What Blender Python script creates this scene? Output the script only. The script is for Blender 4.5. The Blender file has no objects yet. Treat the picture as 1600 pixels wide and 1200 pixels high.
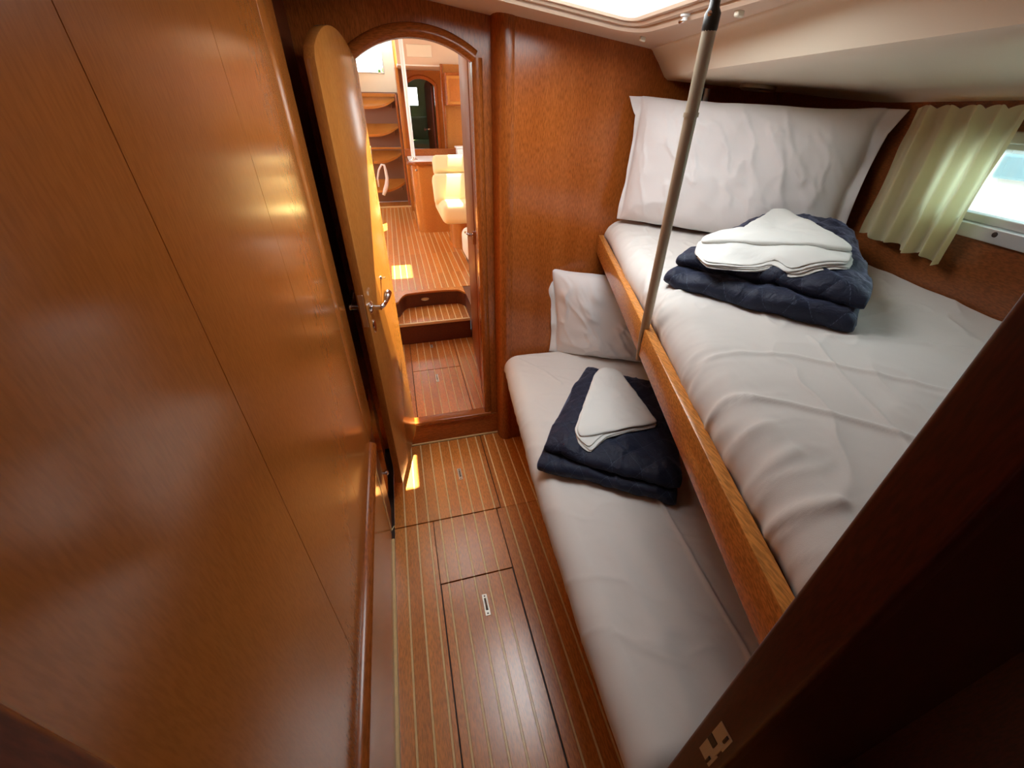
import bpy, bmesh, math, random
from mathutils import Vector, Matrix, noise
random.seed(7)
S = bpy.context.scene
COL = S.collection

# ------------------------------------------------------------------ camera
F, YAW, PITCH, ROLL = 635.6, 0.2598, 0.5966, -0.0098
cam_data = bpy.data.cameras.new('camera')
cam_data.sensor_width = 36.0
cam_data.lens = F / 1600 * 36.0
cam_data.clip_start = 0.01
cam = bpy.data.objects.new('camera', cam_data); COL.objects.link(cam)
cy, sy, cp, sp = math.cos(YAW), math.sin(YAW), math.cos(PITCH), math.sin(PITCH)
fw = Vector((sy*cp, cy*cp, -sp)); rt = Vector((cy, -sy, 0)); dn = fw.cross(rt)
if dn.z > 0: dn = -dn
r2 = math.cos(ROLL)*rt + math.sin(ROLL)*dn
d2 = -math.sin(ROLL)*rt + math.cos(ROLL)*dn
cam.matrix_world = Matrix(((r2.x, -d2.x, -fw.x, 0), (r2.y, -d2.y, -fw.y, 0), (r2.z, -d2.z, -fw.z, 1.6), (0, 0, 0, 1)))
S.camera = cam

# ------------------------------------------------------------------ light
SUN_E, SKY_E, HATCH_E, EXPO = 60.0, 6.0, 11.0, -0.1
S.view_settings.view_transform = 'Standard'
S.view_settings.look = 'None'
S.view_settings.gamma = 1.0
S.view_settings.use_curve_mapping = False
S.view_settings.exposure = EXPO
w = bpy.data.worlds.new('sky'); S.world = w; w.use_nodes = True
nt = w.node_tree; nt.nodes.clear()
out = nt.nodes.new('ShaderNodeOutputWorld'); bg = nt.nodes.new('ShaderNodeBackground')
sky = nt.nodes.new('ShaderNodeTexSky'); sky.sky_type = 'NISHITA'; sky.sun_disc = False
sky.sun_elevation = math.radians(55); sky.sun_rotation = math.radians(15)
mx = nt.nodes.new('ShaderNodeMix'); mx.data_type = 'RGBA'; mx.inputs[0].default_value = 0.8
sc_ = nt.nodes.new('ShaderNodeVectorMath'); sc_.operation = 'SCALE'; sc_.inputs['Scale'].default_value = 0.15
nt.links.new(sky.outputs[0], sc_.inputs[0]); nt.links.new(sc_.outputs[0], mx.inputs[6])
mx.inputs[7].default_value = (0.90, 0.97, 1.0, 1)
nt.links.new(mx.outputs[2], bg.inputs[0]); bg.inputs[1].default_value = SKY_E
nt.links.new(bg.outputs[0], out.inputs[0])
sd = bpy.data.lights.new('sun', 'SUN'); sd.energy = SUN_E; sd.angle = math.radians(0.6); sd.color = (1.0, 0.83, 0.44)
sun = bpy.data.objects.new('sun', sd); COL.objects.link(sun)
SUN_DIR = Vector((-0.23, -0.40, -1.0)).normalized()
sun.rotation_euler = SUN_DIR.to_track_quat('-Z', 'Y').to_euler(); sun.location = (0, 3, 8)

def portal(name, center, normal, sx, sz):
    """window-shaped portal: emits nothing, only guides the sampling of the sky through a modelled opening"""
    l = bpy.data.lights.new(name, 'AREA'); l.shape = 'RECTANGLE'; l.size = sx; l.size_y = sz
    l.cycles.is_portal = True
    o = bpy.data.objects.new(name, l); COL.objects.link(o)
    o.rotation_euler = Vector(normal).to_track_quat('-Z', 'Z').to_euler(); o.location = center

# ------------------------------------------------------------------ helpers
def tag(o, label=None, cat=None, group=None, kind=None):
    if label: o['label'] = label
    if cat: o['category'] = cat
    if group: o['group'] = group
    if kind: o['kind'] = kind
    return o

def empty(name, loc, label, cat, group=None, kind=None):
    o = bpy.data.objects.new(name, None); COL.objects.link(o); o.location = loc; o.empty_display_size = .05
    return tag(o, label, cat, group, kind)

class MB:
    def __init__(s): s.v = []; s.f = []; s.uv = None
    def add(s, vs, fs):
        n = len(s.v); s.v += [Vector(a) for a in vs]; s.f += [tuple(i+n for i in f) for f in fs]; return s
    def bm(s, b):
        b.verts.index_update(); s.add([v.co.copy() for v in b.verts], [[v.index for v in f.verts] for f in b.faces]); b.free(); return s
    def box(s, x0, x1, y0, y1, z0, z1, bev=0, seg=1, T=None):
        b = bmesh.new(); bmesh.ops.create_cube(b, size=1)
        for v in b.verts:
            v.co = Vector((x0+(v.co.x+.5)*(x1-x0), y0+(v.co.y+.5)*(y1-y0), z0+(v.co.z+.5)*(z1-z0)))
        if bev: bmesh.ops.bevel(b, geom=list(b.edges), offset=bev, segments=seg, affect='EDGES', profile=.5)
        if T is not None: b.transform(T)
        return s.bm(b)
    def prism(s, poly, axis, a, b_, bev=0, seg=1, T=None):
        """poly in the two remaining axes (x,y) for z, (x,z) for y, (y,z) for x"""
        b = bmesh.new()
        def P(p, h): return {'z': (p[0], p[1], h), 'y': (p[0], h, p[1]), 'x': (h, p[0], p[1])}[axis]
        lo = [b.verts.new(P(p, a)) for p in poly]; hi = [b.verts.new(P(p, b_)) for p in poly]
        n = len(poly); b.faces.new(lo); b.faces.new(hi[::-1])
        for i in range(n): b.faces.new((lo[i], hi[i], hi[(i+1) % n], lo[(i+1) % n]))
        bmesh.ops.recalc_face_normals(b, faces=b.faces)
        if bev: bmesh.ops.bevel(b, geom=list(b.edges), offset=bev, segments=seg, affect='EDGES', profile=.5, clamp_overlap=True)
        if T is not None: b.transform(T)
        return s.bm(b)
    def tube(s, pts, r, n=12, cap=True, flat=1.0):
        pts = [Vector(p) for p in pts]; rs = r if isinstance(r, (list, tuple)) else [r]*len(pts)
        rings = []; up = None
        for i, p in enumerate(pts):
            t = (pts[min(i+1, len(pts)-1)] - pts[max(i-1, 0)]).normalized()
            if up is None:
                up = t.cross(Vector((0, 0, 1)) if abs(t.z) < .9 else Vector((1, 0, 0))).normalized()
            up = (up - t*up.dot(t)).normalized(); sd_ = t.cross(up)
            rings.append([p + up*math.cos(2*math.pi*k/n)*rs[i] + sd_*math.sin(2*math.pi*k/n)*rs[i]*flat for k in range(n)])
        return s.loft(rings, cap)
    def loft(s, rings, cap=True, closed=True):
        n = len(rings[0]); vs = [v for r in rings for v in r]; fs = []
        for i in range(len(rings)-1):
            for k in range(n if closed else n-1):
                k2 = (k+1) % n
                fs.append((i*n+k, i*n+k2, (i+1)*n+k2, (i+1)*n+k))
        if cap and closed:
            fs.append(tuple(range(n))[::-1]); fs.append(tuple((len(rings)-1)*n+k for k in range(n)))
        return s.add(vs, fs)
    def lathe(s, prof, o, ax, n=20):
        """prof: (radius, height) list along axis ax from point o"""
        ax = Vector(ax).normalized(); e = ax.cross(Vector((0, 0, 1)) if abs(ax.z) < .9 else Vector((1, 0, 0))).normalized(); g = ax.cross(e); o = Vector(o)
        return s.loft([[o+ax*h+(e*math.cos(2*math.pi*k/n)+g*math.sin(2*math.pi*k/n))*max(r, 1e-4) for k in range(n)] for r, h in prof])
    def build(s, name, mat, parent=None, smooth=False, label=None, kind=None, cat=None, group=None, fix=True):
        me = bpy.data.meshes.new(name); me.from_pydata([tuple(v) for v in s.v], [], s.f)
        if fix:
            b = bmesh.new(); b.from_mesh(me); bmesh.ops.recalc_face_normals(b, faces=b.faces); b.to_mesh(me); b.free()
        if s.uv:
            ul = me.uv_layers.new(name='uv')
            for l in me.loops: ul.data[l.index].uv = s.uv[l.vertex_index]
        if smooth == 'auto':
            for p in me.polygons: p.use_smooth = True
            try: me.set_sharp_from_angle(angle=math.radians(38))
            except Exception: pass
        elif smooth:
            for p in me.polygons: p.use_smooth = True
        me.materials.append(mat)
        o = bpy.data.objects.new(name, me); COL.objects.link(o)
        if parent is not None:
            o.parent = parent
            if parent.type == 'EMPTY': o.matrix_parent_inverse = Matrix.Translation(parent.location).inverted()
        return tag(o, label, cat, group, kind)

def box(name, mat, parent, dims, bev=.002, seg=1, **k):
    return MB().box(*dims, bev, seg).build(name, mat, parent, **k)

def rotz(T, a): return Matrix.Translation(T) @ Matrix.Rotation(a, 4, 'Z')

# ------------------------------------------------------------------ materials
def newmat(name):
    m = bpy.data.materials.new(name); m.use_nodes = True
    return m, m.node_tree, m.node_tree.nodes['Principled BSDF']

def plain(name, col, rough=.5, metal=0, spec=.5, **k):
    m, t, b = newmat(name); b.inputs['Base Color'].default_value = (*col, 1); b.inputs['Roughness'].default_value = rough
    b.inputs['Metallic'].default_value = metal; b.inputs['Specular IOR Level'].default_value = spec
    for kk, v in k.items(): b.inputs[kk].default_value = v
    return m

def wood(name, c1, c2, axis='z', rough=.2, pores=.35, var=.14, scale=1.0, spec=.5, bump=.03):
    m, t, b = newmat(name); N = t.nodes; L = t.links
    tc = N.new('ShaderNodeTexCoord'); mp = N.new('ShaderNodeMapping'); oi = N.new('ShaderNodeObjectInfo')
    st = {'x': (.06, 1, 1), 'y': (1, .06, 1), 'z': (1, 1, .06)}[axis]; st2 = tuple(.16 if a == .06 else 1 for a in st)
    mp.inputs['Scale'].default_value = tuple(a*scale for a in st)
    ofs = N.new('ShaderNodeVectorMath'); ofs.operation = 'MULTIPLY_ADD'
    cmb = N.new('ShaderNodeCombineXYZ')
    for i in range(3): L.new(oi.outputs['Random'], cmb.inputs[i])
    if not bump: bump = 1e-6
    L.new(cmb.outputs[0], ofs.inputs[0]); ofs.inputs[1].default_value = (7, 5, 3); L.new(tc.outputs['Object'], ofs.inputs[2])
    L.new(ofs.outputs[0], mp.inputs[0])
    n1 = N.new('ShaderNodeTexNoise'); n1.inputs['Scale'].default_value = 9; n1.inputs['Detail'].default_value = 5; n1.inputs['Distortion'].default_value = .8
    n2 = N.new('ShaderNodeTexNoise'); n2.inputs['Scale'].default_value = 330; n2.inputs['Detail'].default_value = 2; mp2 = N.new('ShaderNodeMapping'); mp2.inputs['Scale'].default_value = st2; L.new(ofs.outputs[0], mp2.inputs[0])
    L.new(mp.outputs[0], n1.inputs['Vector']); L.new(mp2.outputs[0], n2.inputs['Vector'])
    r = N.new('ShaderNodeValToRGB'); r.color_ramp.elements[0].position = .3; r.color_ramp.elements[1].position = .7
    r.color_ramp.elements[0].color = (*c2, 1); r.color_ramp.elements[1].color = (*c1, 1); L.new(n1.outputs[0], r.inputs[0])
    r2_ = N.new('ShaderNodeMapRange'); r2_.inputs[1].default_value = .35; r2_.inputs[2].default_value = .62; r2_.inputs[3].default_value = 1-pores; r2_.inputs[4].default_value = 1.05
    L.new(n2.outputs[0], r2_.inputs[0])
    mul = N.new('ShaderNodeVectorMath'); mul.operation = 'SCALE'; L.new(r.outputs[0], mul.inputs[0]); L.new(r2_.outputs[0], mul.inputs['Scale'])
    rv = N.new('ShaderNodeMapRange'); rv.inputs[3].default_value = 1-var; rv.inputs[4].default_value = 1+var; L.new(oi.outputs['Random'], rv.inputs[0])
    mul2 = N.new('ShaderNodeVectorMath'); mul2.operation = 'SCALE'; L.new(mul.outputs[0], mul2.inputs[0]); L.new(rv.outputs[0], mul2.inputs['Scale'])
    L.new(mul2.outputs[0], b.inputs['Base Color'])
    b.inputs['Roughness'].default_value = rough; b.inputs['Specular IOR Level'].default_value = spec
    bp = N.new('ShaderNodeBump'); bp.inputs['Strength'].default_value = bump; bp.inputs['Distance'].default_value = .002
    L.new(n2.outputs[0], bp.inputs['Height']); L.new(bp.outputs[0], b.inputs['Normal'])
    return m

def cloth(name, col, rough=.9, weave=900, bump=.15, trans=0, sheen=.15):
    m, t, b = newmat(name); N = t.nodes; L = t.links
    tc = N.new('ShaderNodeTexCoord'); n = N.new('ShaderNodeTexNoise'); n.inputs['Scale'].default_value = weave; L.new(tc.outputs['Object'], n.inputs['Vector'])
    n2 = N.new('ShaderNodeTexNoise'); n2.inputs['Scale'].default_value = 14; n2.inputs['Detail'].default_value = 6; L.new(tc.outputs['Object'], n2.inputs['Vector'])
    ad = N.new('ShaderNodeMath'); ad.operation = 'MULTIPLY_ADD'; ad.inputs[1].default_value = 5; L.new(n2.outputs[0], ad.inputs[0]); L.new(n.outputs[0], ad.inputs[2])
    bp = N.new('ShaderNodeBump'); bp.inputs['Strength'].default_value = bump; bp.inputs['Distance'].default_value = .001
    L.new(ad.outputs[0], bp.inputs['Height']); L.new(bp.outputs[0], b.inputs['Normal'])
    b.inputs['Base Color'].default_value = (*col, 1); b.inputs['Roughness'].default_value = rough
    b.inputs['Sheen Weight'].default_value = sheen; b.inputs['Specular IOR Level'].default_value = .2
    if trans:
        tr = N.new('ShaderNodeBsdfTranslucent'); tr.inputs[0].default_value = (*col, 1); ms = N.new('ShaderNodeMixShader'); ms.inputs[0].default_value = trans
        o = t.nodes['Material Output']; L.new(b.outputs[0], ms.inputs[1]); L.new(tr.outputs[0], ms.inputs[2]); L.new(ms.outputs[0], o.inputs[0])
    return m

def quiltmat(name):
    m, t, b = newmat(name); N = t.nodes; L = t.links
    uv = N.new('ShaderNodeUVMap'); uv.uv_map = 'uv'; sx = N.new('ShaderNodeSeparateXYZ'); L.new(uv.outputs[0], sx.inputs[0])
    def mth(op, a, c=None):
        q = N.new('ShaderNodeMath'); q.operation = op
        for i, x in enumerate((a, c)):
            if x is None: continue
            if isinstance(x, (int, float)): q.inputs[i].default_value = x
            else: L.new(x, q.inputs[i])
        return q.outputs[0]
    lines = []
    for sg in (1, -1):
        a = mth('ADD', sx.outputs[0], mth('MULTIPLY', sx.outputs[1], sg)); a = mth('MULTIPLY', a, QK / math.pi)
        fr = mth('ABSOLUTE', mth('SUBTRACT', mth('FRACT', mth('ADD', a, 50.5)), .5)); lines.append(mth('LESS_THAN', fr, .010))
    ln = mth('MAXIMUM', lines[0], lines[1])
    dash = mth('GREATER_THAN', mth('FRACT', mth('MULTIPLY', sx.outputs[1], 240)), .35); ln = mth('MULTIPLY', ln, dash)
    mix = N.new('ShaderNodeMix'); mix.data_type = 'RGBA'; L.new(ln, mix.inputs[0])
    mix.inputs[6].default_value = (.010, .015, .038, 1); mix.inputs[7].default_value = (.055, .072, .12, 1)
    L.new(mix.outputs[2], b.inputs['Base Color']); b.inputs['Roughness'].default_value = .62; b.inputs['Sheen Weight'].default_value = .35; b.inputs['Sheen Roughness'].default_value = .4
    b.inputs['Sheen Tint'].default_value = (.55, .65, 1, 1); b.inputs['Specular IOR Level'].default_value = .35
    n = N.new('ShaderNodeTexNoise'); n.inputs['Scale'].default_value = 42; n.inputs['Detail'].default_value = 6; n.inputs['Distortion'].default_value = 1.2
    tc = N.new('ShaderNodeTexCoord'); L.new(tc.outputs['Object'], n.inputs['Vector'])
    bp = N.new('ShaderNodeBump'); bp.inputs['Strength'].default_value = .8; bp.inputs['Distance'].default_value = .005; L.new(n.outputs[0], bp.inputs['Height']); L.new(bp.outputs[0], b.inputs['Normal'])
    return m
QK = 34.0

MAH1, MAH2 = (.41, .112, .020), (.33, .080, .012)
W_Z = wood('mahogany_upright', MAH1, MAH2, 'z', .22)
W_Y = wood('mahogany_long', MAH1, MAH2, 'y', .22)
W_X = wood('mahogany_across', MAH1, MAH2, 'x', .22)
W_PANEL = wood('varnished_panel', (.42, .138, .026), (.385, .120, .021), 'z', .17, pores=.09, var=.03, scale=.5, spec=.9, bump=0)
W_PASS = wood('passage_panel', (.37, .125, .028), (.33, .10, .022), 'z', .42, pores=.14, var=.03, scale=.5, spec=.25, bump=0)
W_DOOR = wood('door_veneer', (.52, .21, .045), (.46, .17, .034), 'z', .2, pores=.15, var=.04, scale=.6, bump=0)
W_DARK = wood('dark_mahogany', (.16, .035, .012), (.11, .024, .008), 'z', .35)
W_JAMB = wood('shaded_red_mahogany', (.075, .010, .003), (.055, .007, .002), 'z', .4)  # backlit shade of the near doorway put into the wood colour
W_RAIL = wood('bunk_rail_wood', (.82, .33, .075), (.70, .26, .05), 'y', .24)
W_PLANK = wood('teak_plank', (.72, .265, .052), (.60, .20, .036), 'y', .27, var=.12, pores=.3, spec=1.0)
W_INLAY = wood('holly_inlay', (.90, .66, .32), (.85, .58, .26), 'y', .26, pores=.1)
W_SEAM = plain('seam_black', (.03, .014, .008), .5)
CREAM = plain('cream_liner', (.72, .56, .43), .45, spec=.3)
CREAM2 = plain('cream_gelcoat', (.80, .74, .60), .4)
CHROME = plain('chrome', (.85, .85, .86), .12, 1)
STEEL = plain('brushed_steel', (.62, .56, .46), .28, 1)
RODM = plain('satin_rod', (.50, .44, .33), .36, .25)
BLACKM = plain('black_fitting', (.02, .018, .015), .4)
ALU = plain('anodised_alloy', (.62, .65, .66), .35, .6)
BRASS = plain('brass_ring_pull', (.62, .60, .52), .3, .7)
SHEET = cloth('white_sheet', (.72, .685, .65), .92)
PCASE = cloth('white_pillowcase', (.76, .735, .73), .9)
LINEN = cloth('folded_white_linen', (.79, .80, .77), .9)
CURT = cloth('ivory_curtain', (.86, .82, .55), .9, 700, .1, .6, 0)
QUILT = quiltmat('navy_quilting')
SEATF = cloth('cream_upholstery', (.85, .72, .42), .7, 400, .1)
WHITE = plain('white_laminate', (.88, .88, .86), .3)
GLASS = plain('window_glass', (.9, .95, .95), .03)
_t = GLASS.node_tree; _a = _t.nodes.new('ShaderNodeBsdfTransparent'); _a.inputs[0].default_value = (.93, .97, .97, 1); _m = _t.nodes.new('ShaderNodeMixShader'); _f = _t.nodes.new('ShaderNodeFresnel'); _f.inputs[0].default_value = 1.45
_t.links.new(_f.outputs[0], _m.inputs[0]); _t.links.new(_a.outputs[0], _m.inputs[1]); _t.links.new(_t.nodes['Principled BSDF'].outputs[0], _m.inputs[2]); _t.links.new(_m.outputs[0], _t.nodes['Material Output'].inputs[0])
def emis(name, col, e):
    m, t, b = newmat(name); b.inputs['Base Color'].default_value = (.8, .8, .8, 1); b.inputs['Emission Color'].default_value = (*col, 1); b.inputs['Emission Strength'].default_value = e; return m
FROST = emis('daylit_frosted_acrylic', (.92, .98, 1.0), HATCH_E)
GLASS2 = GLASS.copy(); GLASS2.name = 'tinted_portlight'
for _n in GLASS2.node_tree.nodes:
    if _n.type == 'BSDF_TRANSPARENT': _n.inputs[0].default_value = (.86, .97, .96, 1)
LEAF = plain('foliage_green', (.10, .20, .03), .6); BARK = plain('bark', (.09, .06, .04), .8)
GREENF = cloth('pale_green_bedding', (.45, .55, .42), .9)

# ------------------------------------------------------------------ floors
def planks(parent, x0, x1, y0, y1, z, lines, gap=.0012, wi=.0066, th=.012, ycuts=()):
    """teak strips between pale inlay strips, clipped to a rectangle"""
    ls = [l for l in lines if x0+.008 < l < x1-.008]
    edges = [x0] + ls + [x1]; inl = MB()
    cuts = [y0] + [c for c in ycuts if y0 < c < y1] + [y1]
    for a, b in zip(edges[:-1], edges[1:]):
        xa = a + (wi/2 if a in ls else 0) + gap*.3; xb = b - (wi/2 if b in ls else 0) - gap*.3
        if xb-xa < .004: continue
        for ya, yb in zip(cuts[:-1], cuts[1:]):
            MB().box(xa, xb, ya+.0008, yb-.0008, z-th, z+random.uniform(-.0002, .0002), .0008).build('plank', W_PLANK, parent)
    for l in ls:
        for ya, yb in zip(cuts[:-1], cuts[1:]): inl.box(l-wi/2, l+wi/2, ya+.0008, yb-.0008, z-th, z+.0002)
    if ls: inl.build('inlay_strip', W_INLAY, parent, kind='stuff', label='pale inlay strips between the planks')

CL = [-.218+.0528*i for i in range(1, 15)]
fl = MB().box(-.40, .80, .05, 1.83, -.06, -.012).build('floor', W_SEAM, label='striped teak sole of the bunk cabin between wall and lower bunk', cat='floor', kind='structure')
planks(fl, -.213, -.040, .09, 1.260, 0, CL); planks(fl, .265, .58, .09, 1.260, 0, CL)
planks(fl, -.038, .262, .949, 1.260, 0, CL); planks(fl, .287, .58, 1.260, 1.80, 0, CL)

def hatch(x0, x1, y0, y1, z, lines, label, pull=None, grp=None):
    h = empty('floor_hatch', ((x0+x1)/2, (y0+y1)/2, z), label, 'floor hatch', grp)
    MB().box(x0, x1, y0, y1, z-.011-.02, z-.011).build('panel_base', W_SEAM, h)
    planks(h, x0, x1, y0, y1, z, lines)
    if pull:
        px, py, ln = pull
        p = MB().box(px-.010, px+.010, py-ln/2, py+ln/2, z-.001, z+.0018, .0008).build('pull_plate', BRASS, h)
        MB().box(px-.0045, px+.0045, py-ln*.26, py+ln*.30, z+.0016, z+.0024).build('recess', W_SEAM, p)
        MB().tube([(px-.003, py+ln*.28, z+.003), (px-.003, py-ln*.2, z+.003), (px+.003, py-ln*.2, z+.003), (px+.003, py+ln*.28, z+.003)], .0014, 8).build('ring', STEEL, p, smooth=True)
        MB().lathe([(.0035, 0), (.003, .001), (.0001, .0014)], (px, py-ln*.40, z+.0018), (0, 0, 1), 12).build('screw', W_SEAM, p)
        MB().lathe([(.0035, 0), (.003, .001), (.0001, .0014)], (px, py+ln*.40, z+.0018), (0, 0, 1), 12).build('screw', W_SEAM, p)
    return h
hatch(-.036, .260, .10, .945, 0, CL, 'long teak floor hatch with pull in the middle of the cabin sole', (.1235, .822, .085))
hatch(-.213, .284, 1.264, 1.80, 0, CL, 'teak floor hatch with pull just before the arched door sill', (.126, 1.525, .08))
PL = [.0+.0515*i-.007 for i in range(-6, 10)]
PL = [-.2625+.0515*i for i in range(0, 15)]
f1 = MB().box(-.36, .60, 1.80, 3.20, -.06, -.012).build('floor', W_SEAM, label='striped teak sole of the passage beyond the arched doorway', cat='floor', kind='structure')
planks(f1, -.34, -.060, 1.842, 3.04, 0, PL); planks(f1, .290, .52, 1.842, 3.04, 0, PL)
hatch(-.057, .287, 1.845, 2.601, 0, PL, 'teak passage hatch with pull just past the arched sill', (.106, 2.48, .10))
hatch(-.057, .287, 2.606, 3.035, 0, PL, 'teak passage hatch against the first step', (.111, 2.96, .05))

# saloon steps
SZ1, SZ2 = .178, .31
st = empty('companion_step', (.18, 3.03, 0), 'low wooden step with striped tread leading up from the passage', 'step')
box('riser', W_DARK, st, (-.33, .45, 3.042, 3.07, -.012, SZ1-.012))
MB().box(-.33, .45, 3.05, 3.39, SZ1-.03, SZ1-.012).build('tread_base', W_SEAM, st)
planks(st, -.33, .45, 3.055, 3.38, SZ1, [l-.02 for l in PL])
MB().box(-.33, .45, 3.032, 3.054, SZ1-.022, SZ1+.001, .004, 2).build('nosing', W_INLAY, st, label='pale front nosing of the tread')
def lipY(x):
    u = abs((x-.185)/.29); return 3.365 - .03*min(u, 1)**2 - (.16*((u-.72)/.28)**2 if u > .72 else 0)
s2 = empty('saloon_step', (.18, 3.28, SZ1), 'curved dark riser with inset step light under the saloon sole', 'step')
xs = [-.36+.02*i for i in range(41)]+[.450]
def curved(y_off0, y_off1, z0, z1):
    m = MB(); rings = []
    for x in xs:
        y = lipY(min(max(x, -.105), .475)); rings.append([(x, y+y_off0, z0), (x, y+y_off0, z1), (x, y_off1, z1), (x, y_off1, z0)])
    return m.loft(rings)
curved(.0, 3.40, SZ1+.0005, SZ2-.014).build('riser', W_DARK, s2, smooth='auto')
curved(-.010, 3.409, SZ2-.014, SZ2+.001).build('nosing', W_PLANK, s2, smooth='auto')
MB().box(.452, .60, 2.90, 3.40, -.06, SZ2, .002).build('side_cheek', W_DARK, s2); MB().box(-.70, -.362, 3.31, 3.40, -.06, SZ2, .002).build('side_cheek', W_DARK, s2)
lt = MB().lathe([(.0001, -.002), (.026, -.002), (.030, -.006), (.030, .004)], (0, 0, 0), (0, 1, 0), 24)
for v in lt.v: v.x = v.x*1.15+.118; v.z = v.z*.42+.243; v.y = v.y+lipY(.118)-.002
lt.build('step_light', STEEL, s2, smooth='auto', label='oval metal step light')
f2 = MB().box(-1.6, 1.7, 3.40, 7.7, SZ2-.06, SZ2-.012).build('floor', W_SEAM, label='striped teak sole of the sunny saloon seen through the door', cat='floor', kind='structure')
SL = [-.2255+.0555*i for i in range(-22, 34)]
planks(f2, -.60, .80, 3.411, 7.0, SZ2, SL, wi=.0085, ycuts=(3.81, 4.44, 5.2, 6.1))
MB().box(-.60, .20, 7.001, 7.45, SZ2-.012, SZ2).build('side_sole', W_PLANK, f2); MB().box(.601, 1.6, 2.90, 3.41, -.06, SZ2).build('side_sole', W_PLANK, f2); MB().box(-1.5, -.60, 3.41, 7.0, SZ2-.012, SZ2).build('side_sole', W_PLANK, f2); MB().box(.80, 1.6, 3.41, 7.0, SZ2-.012, SZ2).build('side_sole', W_PLANK, f2)

# ------------------------------------------------------------------ front bulkhead with arched doorway
YB = 1.816
AX0, AX1, AZ0, AZS, SAG = -.075, .325, .165, 1.735, .062
def arc(x0, x1, zs, sag, n=24):
    c = (x1-x0)/2; R = c*c/(2*sag)+sag/2; xm = (x0+x1)/2; zc = zs+sag-R
    a = math.asin(c/R); return [(xm+R*math.sin(-a+2*a*i/n), zc+R*math.cos(-a+2*a*i/n)) for i in range(n+1)]
wf = MB()
wf.box(-.62, AX0, YB, YB+.025, 0, 2.02); wf.box(AX1, .46, YB, YB+.025, 0, 2.02); wf.box(AX0, AX1, YB, YB+.025, 0, AZ0)
A = arc(AX0, AX1, AZS, SAG)
wf.loft([[(x, YB, z), (x, YB, 2.02), (x, YB+.025, 2.02), (x, YB+.025, z)] for x, z in A])
wf.build('wall_front', W_Z, label='mahogany bulkhead around the arched doorway', cat='wall', kind='structure')
fr = empty('trim_1', (.125, YB, 0), 'rounded mahogany casing of the arched doorway', 'door frame', kind='structure')
CW = .036
def sweep(path, nrm, prof):
    """path of (x,z), normals outward, prof of (offset, y)"""
    return MB().loft([[(x+nx*o, y, z+nz*o) for o, y in prof] for (x, z), (nx, nz) in zip(path, nrm)])
cprof = [(-.004, YB+.03), (-.004, YB-.010), (.002, YB-.017), (.010, YB-.020), (.022, YB-.018), (.031, YB-.011), (CW, YB-.002), (CW, YB+.004), (.006, YB+.004), (.006, YB+.03)]
nA = []
for i, (x, z) in enumerate(A):
    a = A[max(i-1, 0)]; b = A[min(i+1, len(A)-1)]; t = Vector((b[0]-a[0], 0, b[1]-a[1])).normalized(); nA.append((-t.z, t.x))
sweep(A, nA, cprof).build('arch_casing', W_X, fr, smooth='auto')
sweep([(AX1, AZ0), (AX1, AZS+.01)], [(1, 0)]*2, cprof).build('side_casing', W_Z, fr, smooth='auto')
sweep([(AX0, AZ0), (AX0, AZS+.01)], [(-1, 0)]*2, cprof).build('side_casing', W_Z, fr, smooth='auto')
MB().box(AX0-.03, AX1+CW*.9, YB-.026, YB+.035, AZ0-.022, AZ0+.002, .009, 3).build('sill_rail', W_X, fr, smooth='auto')
MB().box(-.11, .40, YB-.010, YB-.0005, .006, AZ0-.02, .002).build('sill_board', W_X, fr)
MB().box(-.11, .395, YB-.016, YB-.006, 0, .010, .002).build('base_strip', W_INLAY, fr, label='thin pale strip along the foot of the sill')
# rounded corner post and the wall beside the bunks
YR = 1.735
po = MB().prism([(.392, YB), (.394, 1.775), (.400, 1.752), (.412, 1.736), (.428, 1.729), (.448, 1.728), (.458, 1.732), (.458, YB)], 'z', 0, 1.90)
po.build('trim_2', W_Z, label='rounded mahogany corner post right of the arched door', cat='post', kind='structure', smooth='auto')
MB().box(.458, 1.75, YR, YR+.03, 0, 1.90).build('wall_front', W_Z, label='plain mahogany bulkhead at the head of the two bunks', cat='wall', kind='structure')

# ------------------------------------------------------------------ left wall
XL = -.216
wl = MB().box(XL-.05, XL-.008, .10, 1.362, .02, 2.02).build('wall_left', W_DARK, label='glossy varnished wood panel wall beside the camera', cat='wall', kind='structure')
gy = [.115, .457, .822, 1.182]
for a, b in zip(gy[:-1], gy[1:]):
    MB().box(XL-.012, XL, a+.0003, b-.0003, .565, 2.01, .0006).build('panel', W_PANEL, wl)
MB().box(XL-.05, XL, 1.1828, 1.367, .565, 2.01, .008, 3).build('panel', W_PANEL, wl, smooth='auto', label='end panel with a rounded corner')
bl = MB().box(XL-.012, XL-.006, .115, 1.205, .03, .548, .001).build('panel', W_PANEL, wl, label='lower panel under the rail')
rail = [(XL-.012, .545), (XL+.006, .545), (XL+.016, .552), (XL+.021, .562), (XL+.021, .572), (XL+.015, .582), (XL+.004, .588), (XL-.012, .588)]
MB().loft([[(x, y, z) for x, z in rail] for y in (.112, 1.195, 1.2)]).build('trim_3', W_Y, label='moulded rail along the foot of the left wall', cat='rail', kind='structure', smooth='auto')
MB().box(XL-.012, XL+.0025, .115, 1.205, 0, .012, .003).build('baseboard_left', W_INLAY, label='narrow pale strip between left wall and sole', cat='baseboard', kind='structure')
lk = empty('locker_door', (XL-.02, 1.215, .03), 'low locker door with chrome knob behind the open cabin door', 'locker door')
MB().box(XL-.035, XL-.022, 1.222, 1.60, .03, .56, .003).build('panel', W_DOOR, lk)
MB().box(XL-.022, XL-.006, 1.225, 1.245, .03, .53, .003).build('edge_strip', W_INLAY, lk, label='pale edge strip')
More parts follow.
